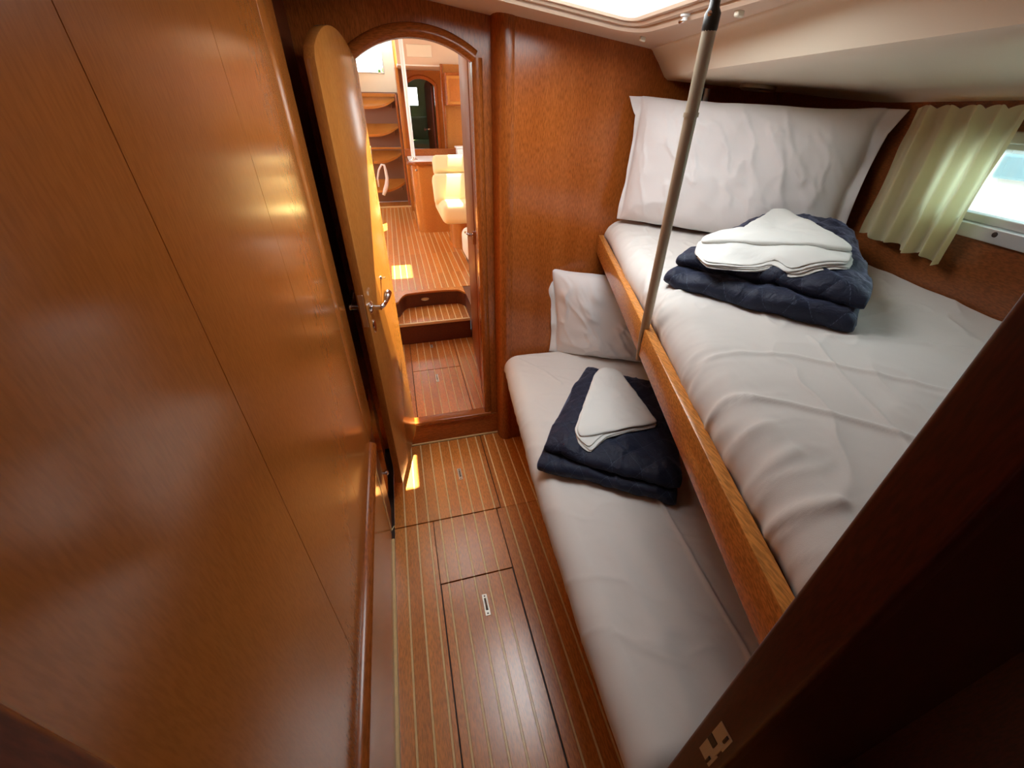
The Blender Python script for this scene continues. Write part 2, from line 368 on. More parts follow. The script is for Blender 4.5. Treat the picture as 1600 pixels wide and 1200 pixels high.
kb = MB().lathe([(.014, 0), (.013, .003), (.006, .005), (.005, .022), (.010, .026), (.011, .032), (.008, .037), (.0001, .039)], (XL-.022, 1.372, .252), (1, 0, 0)).build('knob', CHROME, lk, smooth='auto')
MB().box(XL-.09, XL-.04, 1.205, YB, 0, 2.02).build('wall_left', W_DARK, label='dark recessed wall strip behind the open door', cat='wall', kind='structure')

# ------------------------------------------------------------------ cabin door standing open
HX, HY = -.068, 1.790
dv = Vector((-.153-HX, 1.405-HY, 0)); DW = dv.length; du = dv.normalized(); dn_ = Vector((du.y, -du.x, 0))     # face normal
if dn_.x < 0: dn_ = -dn_
MD = Matrix(((du.x, dn_.x, 0, HX), (du.y, dn_.y, 0, HY), (0, 0, 1, 0), (0, 0, 0, 1)))   # local u along leaf, v out of face, z
do = empty('door_1', (HX, HY, 0), 'open arched cabin door with chrome lever handle, sunlit on its lower face', 'door', kind='structure')
DA = arc(0, DW, 1.715, .072, 20)
poly = [(0, .135)] + [(0, 1.70)] + DA[1:-1] + [(DW, 1.70), (DW, .135)]
MB().prism(poly, 'y', -.030, 0, .003, 2, T=MD).build('door_leaf', W_DOOR, do, smooth='auto')
def dp(u, v, z): return MD @ Vector((u, v, z))
hz = 1.005; hu = DW-.038
for sgn, nm in ((1, 'lever_handle'), (-1, 'lever_handle')):
    v0 = 0 if sgn > 0 else -.030
    h = MB().lathe([(.022, 0), (.022, .004), (.018, .008), (.009, .010), (.009, .034), (.011, .040), (.0001, .043)], dp(hu, v0, hz), dn_*sgn).build(nm, CHROME, do, smooth='auto')
    MB().tube([dp(hu, v0+sgn*.036, hz), dp(hu-.025, v0+sgn*.042, hz-.002), dp(hu-.05, v0+sgn*.044, hz), dp(hu-.072, v0+sgn*.046, hz+.012), dp(hu-.09, v0+sgn*.046, hz+.020), dp(hu-.10, v0+sgn*.046, hz+.022)], [.009, .0085, .0085, .013, .015, .008], 14).build('lever', CHROME, h, smooth=True)
e = MB().lathe([(.014, 0), (.014, .002), (.012, .005), (.0001, .005)], (0, 0, 0), (0, 1, 0), 20)
for v in e.v: v.z *= 1.9
e.v = [dp(hu+v.x, v.y, hz-.075+v.z) for v in e.v]
es = e.build('keyhole_plate', CHROME, do, smooth='auto')
MB().box(hu-.002, hu+.002, .0035, .0046, hz-.083, hz-.066, T=MD).build('keyhole', W_SEAM, es)
MB().box(DW-.001, DW+.0012, -.024, -.006, hz-.06, hz+.06, .0008, T=MD).build('latch_plate', STEEL, do)
MB().lathe([(.008, 0), (.007, .004), (.003, .006), (.003, .018), (.0001, .019)], dp(.165, 0, 1.045), dn_, 12).build('coat_hook', CHROME, do, smooth='auto')
for hzz in (.35, 1.45):
    MB().tube([dp(-.004, -.004, hzz-.03), dp(-.004, -.004, hzz+.03)], .005, 10).build('hinge', STEEL, do, smooth=True)

# ------------------------------------------------------------------ hull side, ceiling, soffit
HA, HB = 1.195, .24
def hx(y, off=0): return HA+off+HB*y
HT = Matrix(((HB, 1, 0, HA), (1, 0, 0, 0), (0, 0, 1, 0), (0, 0, 0, 1)))   # local (y, off, z) -> world
WY0, WY1, WZ0, WZ1 = .30, .865, 1.372, 1.545
wr = MB()
for y0, y1, z0, z1 in ((.05, WY0, 0, 1.75), (WY1, 1.78, 0, 1.75), (WY0, WY1, 0, WZ0), (WY0, WY1, WZ1, 1.75)):
    wr.prism([(hx(y0), y0), (hx(y1), y1), (hx(y1)+.04, y1), (hx(y0)+.04, y0)], 'z', z0, z1)
W_HULL = wood('hull_lining', (.24, .072, .020), (.20, .056, .015), 'y', .3)
wr.build('wall_right', W_HULL, label='dark wood hull lining beside the upper bunk', cat='wall', kind='structure')
wn = empty('window_1', (hx(.6), .6, 1.46), 'narrow hull portlight in a grey alloy frame above the upper bunk', 'window', kind='structure')
def hbox(y0, y1, o0, o1, z0, z1, bev=.003, seg=2): return MB().box(y0, y1, o0, o1, z0, z1, bev, seg, T=HT)
fw_ = .030
hbox(WY0-.03, WY1+.03, -.016, .05, WZ0-.028, WZ0+.004).build('frame', ALU, wn)
hbox(WY0-.03, WY1+.03, -.012, .05, WZ1-.004, WZ1+.02).build('frame', ALU, wn)
hbox(WY0-.03, WY0+.004, -.012, .05, WZ0, WZ1).build('frame', ALU, wn); hbox(WY1-.004, WY1+.03, -.012, .05, WZ0, WZ1).build('frame', ALU, wn)
hbox(WY0+.004, WY1-.004, .002, .03, WZ0+.004, WZ0+.022, .002).build('sash', ALU, wn); hbox(WY0+.004, WY1-.004, .002, .03, WZ1-.016, WZ1-.004, .002).build('sash', ALU, wn)
hbox(WY0+.004, WY1-.004, .024, .028, WZ0+.02, WZ1-.014, 0).build('pane', GLASS2, wn)
MB().lathe([(.006, 0), (.0055, .002), (.0001, .003)], HT @ Vector((.665, -.016, WZ0-.008)), (-1, HB, 0), 12).build('screw', W_SEAM, wn, smooth='auto')
portal('portal_hull_window', (hx(.585)+.045, .585, 1.46), (-1, HB, 0), .56, .17)

def cz(x): return 1.913-.134*x
# hatch opening in the ceiling
PX0, PX1, PY0, PY1 = .22, .745, .86, 1.452
cl = MB()
def cpatch(x0, x1, y0, y1, m=cl):
    vs = []
    for h in (0, .03):
        vs += [(x0, y0, cz(x0)+h), (x1, y0, cz(x1)+h), (x1, y1, cz(x1)+h), (x0, y1, cz(x0)+h)]
    m.add(vs, [(0, 1, 2, 3), (4, 5, 6, 7), (0, 1, 5, 4), (1, 2, 6, 5), (2, 3, 7, 6), (3, 0, 4, 7)])
def fx(y): return .984-.125*(1.735-y)          # inboard edge of the side soffit, at ceiling level
cpatch(-.40, PX0, .05, 1.84); cpatch(PX0, PX1, .05, PY0); cpatch(PX0, PX1, PY1, 1.84)
n = 14; rows = []
for i in range(n+1):
    y = .05+1.79*i/n; rows.append([(PX1, y, cz(PX1)), (fx(y)+.05, y, cz(fx(y)+.05)), (fx(y)+.05, y, cz(fx(y)+.05)+.03), (PX1, y, cz(PX1)+.03)])
cl.loft(rows)
cl.build('ceiling', CREAM, label='cream headliner of the bunk cabin around the deck hatch', cat='ceiling', kind='structure')
sf = MB(); rows = []
for i in range(40):
    y = .05+1.73*i/39; a = fx(y); zc = cz(a); b = 1.068-.25*(1.735-y) if y < 1.735 else 1.068
    b = max(b, a+.055); h = hx(y)+.02; zh = 1.617+.048*max(0, (y-1.15)/.585)**1.2; dtn = .030*min(1, max(0, (1.70-y)/.55))
    zb = 1.692
    P = [(a-.012, zc+.004), (a, zc-.004), (a+.010, zc-.016), (a+(b-a)*.40, zc*.55+zb*.45), (b-.018, zb+.010), (b, zb)]
    for k in range(1, 9):
        t_ = k/8*.86; P.append((b+(h-b)*t_, zb+(zh+dtn-zb)*(t_/.86)))
    P += [(b+(h-b)*.92, zh+dtn*.6), (b+(h-b)*.965, zh+dtn*.13), (h, zh)]
    rows.append([(x, y, z) for x, z in P])
sf.loft(rows, cap=False, closed=False)
so = sf.build('ceiling', CREAM2, label='cream side soffit sloping down to the hull above the upper bunk', cat='ceiling', kind='structure', smooth='auto')
SOF = so
md = so.modifiers.new('thickness', 'SOLIDIFY'); md.thickness = .02; md.offset = 1

hc = empty('window_2', ((PX0+PX1)/2, (PY0+PY1)/2, cz(.48)), 'cream framed deck hatch with bright frosted pane in the ceiling', 'hatch', kind='structure')
CT = Matrix(((1, 0, 0, 0), (0, 1, 0, 0), (-.134, 0, 1, 1.913), (0, 0, 0, 1)))   # plane of the ceiling
def ring(name, g0, g1, z0, z1, bev=.006, seg=3):
    m = MB()
    a0, a1, b0, b1 = PX0-g1, PX1+g1, PY0-g1, PY1+g1
    c0, c1, d0, d1 = PX0-g0, PX1+g0, PY0-g0, PY1+g0
    def rr(x0, x1, y0, y1, r, z): 
        P = []
        for (cx, cy_, s0) in ((x1-r, y1-r, 0), (x0+r, y1-r, 90), (x0+r, y0+r, 180), (x1-r, y0+r, 270)):
            for k in range(7):
                t = math.radians(s0+15*k); P.append(CT @ Vector((cx+r*math.cos(t), cy_+r*math.sin(t), z)))
        return P
    r0, r1 = max(.012, .045+g0), .045+g1
    e = min(bev, (g1-g0)/3)
    rings = [rr(c0, c1, d0, d1, r0, z1), rr(c0, c1, d0, d1, r0, z0+e), rr(c0-e, c1+e, d0-e, d1+e, r0+e, z0), rr(a0+e, a1-e, b0+e, b1-e, r1-e, z0), rr(a0, a1, b0, b1, r1, z0+e), rr(a0, a1, b0, b1, r1, z1)]
    rings.append(rings[0]); m.loft(rings, cap=False)
    return m.build(name, CREAM, hc, smooth='auto')
ring('coaming', -.012, .010, -.004, .06); ring('inner_frame', .008, .034, -.010, .02); ring('blind_cassette', .034, .062, -.020, .01); ring('outer_flange', .060, .112, -.008, .01)
m = MB()
m.box(PX0-.006, PX1+.006, PY0-.006, PY1+.006, .022, .030, .001, T=CT)
m.build('frosted_pane', FROST, hc)
for px_, py_ in ((.752, 1.225),):
    q = MB().lathe([(.013, 0), (.012, .004), (.006, .006), (.006, .012), (.0001, .013)], CT @ Vector((px_+.02, py_, -.010)), (0, 0, -1), 16).build('latch', WHITE, hc, smooth='auto')
    MB().tube([CT @ Vector((px_+.02, py_, -.020)), CT @ Vector((px_+.02, py_+.022, -.022))], .004, 8).build('latch_lever', CHROME, q, smooth=True)
MB().box(.800, .818, 1.495, 1.505, -.030, -.018, .002, T=CT).build('blind_clip', CREAM2, hc)
MB().box(.800, .818, 1.06, 1.075, -.030, -.018, .002, T=CT).build('blind_clip', CREAM2, hc)
# recessed light in the soffit
from mathutils.bvhtree import BVHTree
_bv = BVHTree.FromPolygons([v.co for v in SOF.data.vertices], [p.vertices for p in SOF.data.polygons])
LX, LY = 1.267, 1.477; _h = _bv.ray_cast(Vector((LX, LY, 1.2)), Vector((0, 0, 1))); LZ = _h[0].z; LN = -_h[1] if _h[1].z > 0 else _h[1]
dl = empty('soffit_light', (LX, LY, LZ), 'small round recessed light with metal rim in the side soffit', 'light')
MB().lathe([(.034, -.002), (.057, -.002), (.059, .010), (.052, .016), (.042, .015), (.036, .002)], (LX, LY, LZ), LN, 28).build('rim', STEEL, dl, smooth='auto')
MB().lathe([(.0001, 0), (.037, 0), (.037, .010), (.0001, .0105)], (LX, LY, LZ), LN, 28).build('lens', BLACKM, dl, smooth='auto')
# grey reading light on the bulkhead
rl = empty('reading_light', (1.215, YR, 1.65), 'slim grey metal reading light on the bulkhead behind the top pillow', 'reading light')
MB().box(1.190, 1.245, YR-.008, YR, 1.615, 1.672, .003).build('wall_plate', ALU, rl)
MB().tube([(1.205, YR-.022, 1.60), (1.205, YR-.022, 1.672)], .011, 14).build('stem', STEEL, rl, smooth='auto')
MB().tube([(1.232, YR-.026, 1.595), (1.232, YR-.026, 1.668)], .013, 14).build('lamp_head', ALU, rl, smooth='auto')

# ------------------------------------------------------------------ near bulkhead (the doorway the camera looks through)
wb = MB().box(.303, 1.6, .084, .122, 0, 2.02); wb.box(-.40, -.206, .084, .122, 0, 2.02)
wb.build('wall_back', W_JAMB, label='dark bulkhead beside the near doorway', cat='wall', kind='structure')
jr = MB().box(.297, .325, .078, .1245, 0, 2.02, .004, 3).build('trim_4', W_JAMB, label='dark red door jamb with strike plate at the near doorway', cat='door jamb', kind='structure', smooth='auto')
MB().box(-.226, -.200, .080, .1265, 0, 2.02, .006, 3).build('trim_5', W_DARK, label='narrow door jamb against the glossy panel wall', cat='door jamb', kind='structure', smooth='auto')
sk = empty('strike_plate', (.297, .098, .93), 'worn brass strike plate set in the dark door jamb', 'strike plate')
MB().box(.2958, .2972, .088, .108, .885, .925, .0004).build('plate', BRASS, sk); MB().box(.2958, .2972, .088, .108, .945, .985, .0004).build('plate', BRASS, sk)
MB().box(.2950, .2973, .090, .096, .920, .955, .0004).build('keeper', BRASS, sk); MB().box(.2952, .2972, .097, .108, .926, .944, .0004).build('slot', BLACKM, sk)
for z_ in (.897, .973): MB().tube([(.2950, .093, z_-.008), (.2950, .093, z_+.008)], .0018, 8).build('slot', W_SEAM, sk)
# the compartment the camera stands in
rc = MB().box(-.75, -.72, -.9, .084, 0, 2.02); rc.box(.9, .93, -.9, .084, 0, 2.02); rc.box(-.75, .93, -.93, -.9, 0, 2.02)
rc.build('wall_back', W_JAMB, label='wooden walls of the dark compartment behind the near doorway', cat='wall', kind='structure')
MB().box(-.75, .93, -.93, .12, 2.0, 2.03).build('ceiling', CREAM, label='headliner of the compartment behind the near doorway', cat='ceiling', kind='structure')
MB().box(-.75, .93, -.93, .09, -.06, 0).build('floor', W_PLANK, label='sole of the compartment behind the near doorway', cat='floor', kind='structure')

# ------------------------------------------------------------------ soft goods builders
def fbm(x, y, z, o=3): return noise.fractal(Vector((x, y, z)), 1.0, 2.0, o)
def ridge(px, py, pts, wd, h):
    """height of a crease: distance to a polyline in plan"""
    best = 9; m_ = wd*3
    if px < min(p[0] for p in pts)-m_ or px > max(p[0] for p in pts)+m_ or py < min(p[1] for p in pts)-m_ or py > max(p[1] for p in pts)+m_: return 0.0
    for a, b in zip(pts[:-1], pts[1:]):
        ax, ay = a; bx, by = b; dx, dy = bx-ax, by-ay; t = max(0, min(1, ((px-ax)*dx+(py-ay)*dy)/(dx*dx+dy*dy)))
        d = math.hypot(px-ax-dx*t, py-ay-dy*t); best = min(best, d)
    return h*math.exp(-(best/wd)**2)

def mattress(name, front, back, y0, y1, zb, zt, r, wr_fn, nu=210, nv=340, parent=None):
    """front/back: x as function of y; rounded loaf with wrinkles from wr_fn(x,y,edge distance)"""
    m = MB(); rings = []
    prof = []            # (t along: 'f' front arc, 'top', 'b' back), as (inset d, drop h, u)
    K = 14
    H = zt-zb
    for k in range(K+1):
        a = math.pi*k/(K) ; prof.append(('f', r*(1-math.sin(a)) if a < math.pi/2 else r*(1-math.sin(a)), a))
    for j in range(nv+1):
        s = j/nv; y = y0+(y1-y0)*s
        ed = min(y-y0, y1-y); re = .05
        q = 1.0 if ed > re else math.sqrt(max(0, 1-(1-ed/re)**2))
        ring_ = []
        xf, xb = front(y), back(y)
        # front side from bottom to top : ellipse
        for k in range(K+1):
            a = -math.pi/2+math.pi*k/K
            dx = r*.75*(1-math.cos(a)); zz = (zb+zt)/2+(H/2)*math.sin(a)
            x = xf+dx
            zz = zb+(zz-zb)*(.55+.45*q)
            d = wr_fn(x, y, dx, a)
            ring_.append((x-d*math.cos(a)*.8, y, zz+d*max(0, math.sin(a))))
        for k in range(1, nu):
            t = k/nu; x = (xf+r*.75)+(xb-xf-r*.75)*t
            zz = zb+H*(.55+.45*q); d = wr_fn(x, y, (x-xf), math.pi/2)
            ring_.append((x, y, zz+d))
        ring_.append((xb, y, zb+H*(.55+.45*q)-.012)); ring_.append((xb, y, zb))
        rings.append(ring_)
    m.loft(rings)
    return m.build(name, SHEET, parent, smooth=True)

def pillow(name, c, a, b, n, wd, ht, th, seed, mat, flange=.05, N=120, M=70, dog=0, wk=.019):
    """c centre, a width dir, b height dir, n front normal"""
    c, a, b, n = map(Vector, (c, a, b, n)); m = MB(); vs = []; fs = []
    for side in (1, -1):
        for j in range(M+1):
            for i in range(N+1):
                u = -1+2*i/N; v = -1+2*j/M
                fu = wd/2/(wd/2+flange); uu = u/fu                    # core reaches |uu|=1, the flange lies beyond it
                core = max(0, 1-abs(uu)**2.6)**.55*max(0, 1-abs(v)**2.8)**.55 if abs(uu) < 1 else 0
                t = th/2*core+.0025
                x = u*(wd/2+flange); y = v*ht/2
                pin = 1-.05*(1-abs(v)**2)*abs(u)**6*1.2; pin2 = 1-.055*(1-min(abs(uu), 1)**2)*abs(v)**6
                x *= pin; y *= pin2
                # wrinkles
                an = math.atan2(v, u); rd = math.hypot(u, v)
                if abs(uu) > 1 and (dog if u < 0 else dog*.4): x -= math.copysign(1, u)*(abs(x)-wd/2)*(.75 if u < 0 else .3)*dog*(1-max(0, (v-.72)/.28)**.7 if v > .72 else 1)
                w_ = .010*fbm(x*5+seed, y*5, side*3)*core
                w_ += .009*(1-abs(fbm((x+y*.6)*9+seed, (y-x*.5)*3.2, seed+side*5, 4)))**5*core
                w_ += .004*math.sin(an*13+3*fbm(x*3, y*3, seed))*core*min(1, max(0, rd-.45)*1.6)
                if abs(uu) > 1: w_ += .010*fbm(x*9, y*7+seed, 1.0)+.006*math.sin(y*40+seed)
                w_ += wk*(1-abs(fbm(x*2.2-y*3.1+seed, x*3+y*2.4, seed*.7+side, 3)))**6*core*min(1, rd*1.2)
                y2 = y
                p = c+a*x+b*y2+n*(side*t+w_)+b*(.008*fbm(x*4+seed, 2.2, seed))
                vs.append(p)
    W = N+1; off = (M+1)*W
    for s_ in (0, off):
        for j in range(M):
            for i in range(N):
                q = (s_+j*W+i, s_+j*W+i+1, s_+(j+1)*W+i+1, s_+(j+1)*W+i); fs.append(q if s_ == 0 else q[::-1])
    bd = [i for i in range(N+1)]+[j*W+N for j in range(1, M+1)]+[M*W+i for i in range(N-1, -1, -1)]+[j*W for j in range(M-1, 0, -1)]
    for k in range(len(bd)):
        k2 = (k+1) % len(bd); fs.append((bd[k], bd[k2], off+bd[k2], off+bd[k]))
    m.add(vs, fs)
    return m.build(name, mat, None, smooth=True)

def quilt(name, o, e1, e2, W, Lh, z0, seed, tt=.0255, sp_=(.0135, .0375, .061, .082), nx=96, skew=0, ext=0, lift=0, nb=.02, taper=0):
    """four folded layers; cross-section runs along e1 (noses at o side), extruded along e2"""
    o = Vector(o); e1 = Vector(e1).normalized(); e2 = Vector(e2).normalized(); z = sp_
    path = []
    def line(w0, w1, zz, k):
        for i in range(k): path.append((w0+(w1-w0)*i/k, zz))
    def turn(wc, za, zb_, sgn, k=9):
        for i in range(k):
            t = math.pi*i/k; r = (zb_-za)/2; path.append((wc+sgn*r*1.15*math.sin(t), (za+zb_)/2-r*math.cos(t)))
    KL = 74
    line(W+ext, nb, z[0], KL); turn(nb, z[0], z[1], -1); line(nb, W-.02, z[1], KL); turn(W-.02, z[1], z[2], 1); line(W-.02, .014, z[2], KL); turn(.014, z[2], z[3], -1); line(.014, W, z[3], KL); path.append((W, z[3]))
    arcl = [0]
    for a, b in zip(path[:-1], path[1:]): arcl.append(arcl[-1]+math.hypot(b[0]-a[0], b[1]-a[1]))
    n = len(path); m = MB(); rings = []; uvs = []
    for j in range(nx+1):
        l = Lh*j/nx; ed = min(l, Lh-l); pinch = .35+.65*min(1, ed/.03)**.6
        up, lo, uu, ul = [], [], [], []
        for i, (w_, zz) in enumerate(path):
            a = path[max(i-1, 0)]; b = path[min(i+1, n-1)]; t = Vector((b[0]-a[0], b[1]-a[1])).normalized(); nn = Vector((-t.y, t.x))
            s = arcl[i]; puff = (abs(math.sin((s+l)*QK))*abs(math.sin((s-l)*QK)))**.45
            tk = tt/2*pinch*(.70+.34*puff)
            endp = min(1, (arcl[-1]-s)/.025+.25, s/.025+.25)
            tk *= endp
            hz_ = zz/z[3]
            lx = l + .014*hz_*fbm(w_*5, zz*14, seed+4)+skew*hz_
            wx = w_ + .016*fbm(l*6, zz*22, seed)+.012*hz_*math.sin(l*7+seed)
            dome = lift*max(0, w_/W)**1.4*hz_+.006*math.sin(math.pi*min(1, max(0, w_/W)))*math.sin(math.pi*l/Lh)*hz_
            wrk = .006*fbm(wx*9, lx*9, seed+zz*9, 4)+.007*(1-abs(fbm(wx*6+lx*4, lx*7-wx*3, seed+zz*5, 3)))**5
            edge_sag = -.012*hz_*(1-min(1, ed/.06))-.014*hz_*max(0, 1-max(w_, 0)/.05)
            for sg, arr, ua in ((1, up, uu), (-1, lo, ul)):
                q = (wx+sg*nn.x*tk, zz+sg*nn.y*tk)
                arr.append(o+e1*q[0]+e2*lx*(1-taper*min(1.1, max(0, q[0]/W))**1.2)+Vector((0, 0, z0+max(.001, q[1]+dome+wrk*(1 if zz > .03 else .3)+edge_sag)))); ua.append((s, l))
        rings.append(up+lo[::-1]); uvs += uu+ul[::-1]
    m.loft(rings); m.uv = uvs
    return m.build(name, QUILT, None, smooth=True)

def top_of(o, lo):
    me = o.data; bv = BVHTree.FromPolygons([v.co for v in me.vertices], [p.vertices for p in me.polygons])
    def h1(x, y):
        h = bv.ray_cast(Vector((x, y, 5)), Vector((0, 0, -1)))
        return h[0].z if h[0] is not None else lo
    def f(x, y): return max(lo, (h1(x, y)*2+sum(h1(x+.03*math.cos(k*1.05), y+.03*math.sin(k*1.05)) for k in range(6)))/8)+.002
    return f
def resample(poly, n):
    P = [Vector(p) for p in poly]; P.append(P[0]); L = [0]
    for a, b in zip(P[:-1], P[1:]): L.append(L[-1]+(b-a).length)
    out = []
    for k in range(n):
        d = L[-1]*k/n; i = max(j for j in range(len(L)-1) if L[j] <= d+1e-9)
        t = (d-L[i])/(L[i+1]-L[i]); out.append(P[i].lerp(P[i+1], t))
    return out
def linen(polys, zf, seed, label):
    """folded bed linen: a pile of cloth layers (outline, thickness) draped over height zf"""
    root = None; hz_ = {}; base = 0; n = 110
    def zq(q):
        k = (round(q.x*120), round(q.y*120))
        if k not in hz_: hz_[k] = zf(k[0]/120, k[1]/120)
        return hz_[k]
    def zs(q):
        x, y = q.x*120, q.y*120; i, j = math.floor(x), math.floor(y); fx_, fy_ = x-i, y-j
        g = lambda a, b: zq(Vector((a/120, b/120)))
        return (g(i, j)*(1-fx_)+g(i+1, j)*fx_)*(1-fy_)+(g(i, j+1)*(1-fx_)+g(i+1, j+1)*fx_)*fy_
    for k, (poly, th) in enumerate(polys):
        P = resample(poly, n); P = [(P[i-1]+P[i]*2+P[(i+1) % n])/4 for i in range(n)]
        c = sum(P, Vector((0, 0)))/n; m = MB(); rings = []
        offs = [(.80, -1), (.97, -1), (.992, -.6), (1.0, 0), (.993, .6), (.975, .95), (.94, 1)]+[(.9-.08*i, 1) for i in range(11)]+[(.015, 1)]
        for f, s_ in offs:
            rg = []
            for i, p in enumerate(P):
                d = (p-c); q = c+d*f+d.normalized()*(.0025*fbm(p.x*30, p.y*30, seed+k*3.1))*min(1, f*1.2)
                zz = zs(q)+base+th*.5+s_*th*.5
                if s_ > 0: zz += .0028*fbm(q.x*13, q.y*13, seed+k*.4)+.004*(1-abs(fbm(q.x*8+q.y*5, q.y*7-q.x*4, seed)))**6*min(1, (1-f)*6)
                rg.append((q.x, q.y, zz))
            rings.append(rg)
        m.loft(rings)
        if root is None: root = m.build('folded_linen', LINEN, None, smooth=True); tag(root, label, 'linen')
        else: m.build('fold_layer', LINEN, root, smooth=True)
        base += th*.92
    return root

# ------------------------------------------------------------------ lower bunk
lb = empty('lower_bunk', (.70, .9, 0), 'low built-in bunk base of dark wood under the lower mattress', 'bunk')
MB().prism([(.530, YR-.002), (.495, 1.2), (.478, .9), (.462, .5), (.452, .13), (1.20, .13), (1.58, YR-.002)], 'z', 0, .44).build('base_cabinet', W_Z, lb)
MB().prism([(.524, YR-.004), (.489, 1.2), (.472, .9), (.456, .5), (.446, .135), (.451, .135), (.461, .5), (.477, .9), (.494, 1.2), (.529, YR-.004)], 'z', 0, .03).build('plinth', W_SEAM, lb)
LF = [(1.776, .426), (1.542, .395), (1.28, .365), (1.12, .350), (.927, .330), (.674, .313), (.553, .308), (.364, .295), (.13, .290)]
def interp(tab, y):
    tab = sorted(tab)
    if y <= tab[0][0]: return tab[0][1]
    for (a, b), (c, d) in zip(tab[:-1], tab[1:]):
        if y <= c: return b+(d-b)*(y-a)/(c-a)
    return tab[-1][1]
LCR = [([(.68, .74), (.66, .55), (.635, .28), (.60, .13)], .006, .007), ([(.47, 1.66), (.56, 1.52), (.60, 1.40)], .008, .005), ([(.50, 1.68), (.62, 1.64)], .006, .005), ([(.45, .62), (.46, .45), (.44, .2)], .03, .006), ([(.53, .6), (.55, .42), (.54, .2)], .03, .005)]
def lw(x, y, d, a):
    v = .0045*fbm(x*3, y*3, 1.5)+.0018*fbm(x*12, y*9, 4.1)
    v += .0035*(1-abs(fbm(x*4+y*6, y*1.5-x*3, 2.3)))**6
    for pts, wd, h in LCR: v += ridge(x, y, pts, wd, h)
    return v
lm = mattress('mattress', lambda y: interp(LF, y), lambda y: hx(y)-.06, .13, YR-.006, .44, .575, .085, lw)
tag(lm, 'lower bunk mattress under a white fitted sheet', 'mattress')
lp = pillow('pillow', (.985, 1.555, .775), Vector((.40, -.215, 0)).normalized(), Vector((-.10, .09, .99)).normalized(), Vector((-.47, -.87, .03)).normalized(), .72, .43, .17, 3.3, PCASE, flange=.04)
tag(lp, 'white pillow leaning in the corner of the lower bunk', 'pillow')
LQ = quilt('quilt', (.365, .955, 0), (.615, .789, 0), (.829, -.56, 0), .535, .445, .576, 2.0, sp_=(.0145, .041, .066, .087), tt=.028, nb=-.022, skew=-.005, taper=.24)
tag(LQ, 'folded navy quilt lying on the lower bunk', 'quilt')
zl = ZL = top_of(LQ, .655)
lwr = [(.478, .955), (.474, .915), (.498, .873), (.525, .888), (.569, .911), (.66, .918), (.768, .922), (.785, 1.12), (.800, 1.312), (.740, 1.308), (.690, 1.265), (.585, 1.11)]
lup = [(.486, .965), (.480, .935), (.51, .926), (.62, .925), (.772, .928), (.788, 1.12), (.803, 1.315), (.742, 1.31), (.690, 1.27), (.585, 1.12)]
linen([(lwr, .004), ([(x+.006, y+.004) for x, y in lwr], .004), ([(x+.002, y+.016) for x, y in lwr], .004), (lup, .009)], zl, 5.5, 'folded white bed linen on the navy quilt of the lower bunk')

# ------------------------------------------------------------------ upper bunk
RA, RB = Vector((.854, 1.728, 0)), Vector((.352, .130, 0))         # outer face of the rail, at the bulkhead and at the near end
rd = (RB-RA).normalized(); rn = Vector((-rd.y, rd.x, 0));  rn = rn if rn.x > 0 else -rn   # inward
RT = Matrix(((rd.x, rn.x, 0, RA.x), (rd.y, rn.y, 0, RA.y), (0, 0, 1, 0), (0, 0, 0, 1))); RL = (RB-RA).length
ub = empty('upper_bunk', (.6, .9, 1.05), 'folding upper bunk board with a varnished wooden front rail', 'bunk')
MB().box(.002, RL, 0, .024, 1.052, 1.132, .003, 2, T=RT).build('front_rail', W_RAIL, ub, smooth='auto')
MB().box(.002, RL, .024, .034, 1.052, 1.105, .002, T=RT).build('inner_lip', W_RAIL, ub)
y_a, y_b = 1.73, .135
def rx(y, off=0): return RA.x+(y-RA.y)*(RB.x-RA.x)/(RB.y-RA.y)+off
MB().prism([(rx(y_a, .04), y_a), (rx(y_b, .04), y_b), (hx(y_b)-.004, y_b), (hx(y_a)-.004, y_a)], 'z', 1.056, 1.082).build('bunk_board', W_X, ub)
MB().box(.05, .09, .008, .02, 1.04, 1.052, .002, T=RT).build('hinge_bracket', STEEL, ub)
UCR = [([(.47, .46), (.50, .53), (.55, .57), (.62, .57), (.717, .533), (.80, .45), (.88, .36)], .0065, .0040), ([(.438, .40), (.46, .44), (.50, .455), (.582, .405), (.66, .33), (.72, .25)], .0065, .0050),
       ([(.455, .52), (.49, .565), (.55, .60)], .008, .003), ([(.817, .593), (.742, .444), (.681, .305), (.63, .2)], .0045, .0025), ([(.86, .58), (.95, .555), (1.08, .47)], .008, .0035), ([(1.0, .64), (1.2, .66)], .010, .003), ([(.98, .74), (1.10, .70), (1.25, .72)], .012, .003),
       ([(.40, .30), (.44, .36), (.50, .37)], .012, .004), ([(.385, .22), (.43, .30), (.50, .31)], .011, .0035), ([(.37, .16), (.41, .24), (.48, .22)], .010, .006), ([(.655, .90), (.655, .98), (.69, 1.03)], .006, .008), ([(.62, .84), (.66, .88), (.74, .88)], .008, .005),
       ([(.80, 1.36), (.86, 1.40), (.95, 1.40)], .010, .004), ([(.76, 1.24), (.82, 1.30), (.90, 1.30)], .009, .004), ([(.71, 1.10), (.76, 1.15), (.82, 1.15)], .007, .005), ([(.73, 1.16), (.78, 1.20), (.84, 1.21)], .007, .004), ([(.67, 1.02), (.72, 1.07), (.79, 1.07)], .007, .005)]
def uw(x, y, d, a):
    v = .0028*fbm(x*3, y*3, 7.5)+.0013*fbm(x*11, y*8, 2.1)
    k = math.exp(-(d/.11)**2); along = y*.95
    v += k*.0018*fbm(along*26, d*6, 3.3, 2)+k*.0022*(1-abs(fbm(along*14+d*3, d*4, 5.5, 3)))**5
    v += .0035*(1-abs(fbm(x*5-y*4, y*2+x*3, 6.3)))**7
    for pts, wd, h in UCR: v += ridge(x, y, pts, wd, h)
    return v
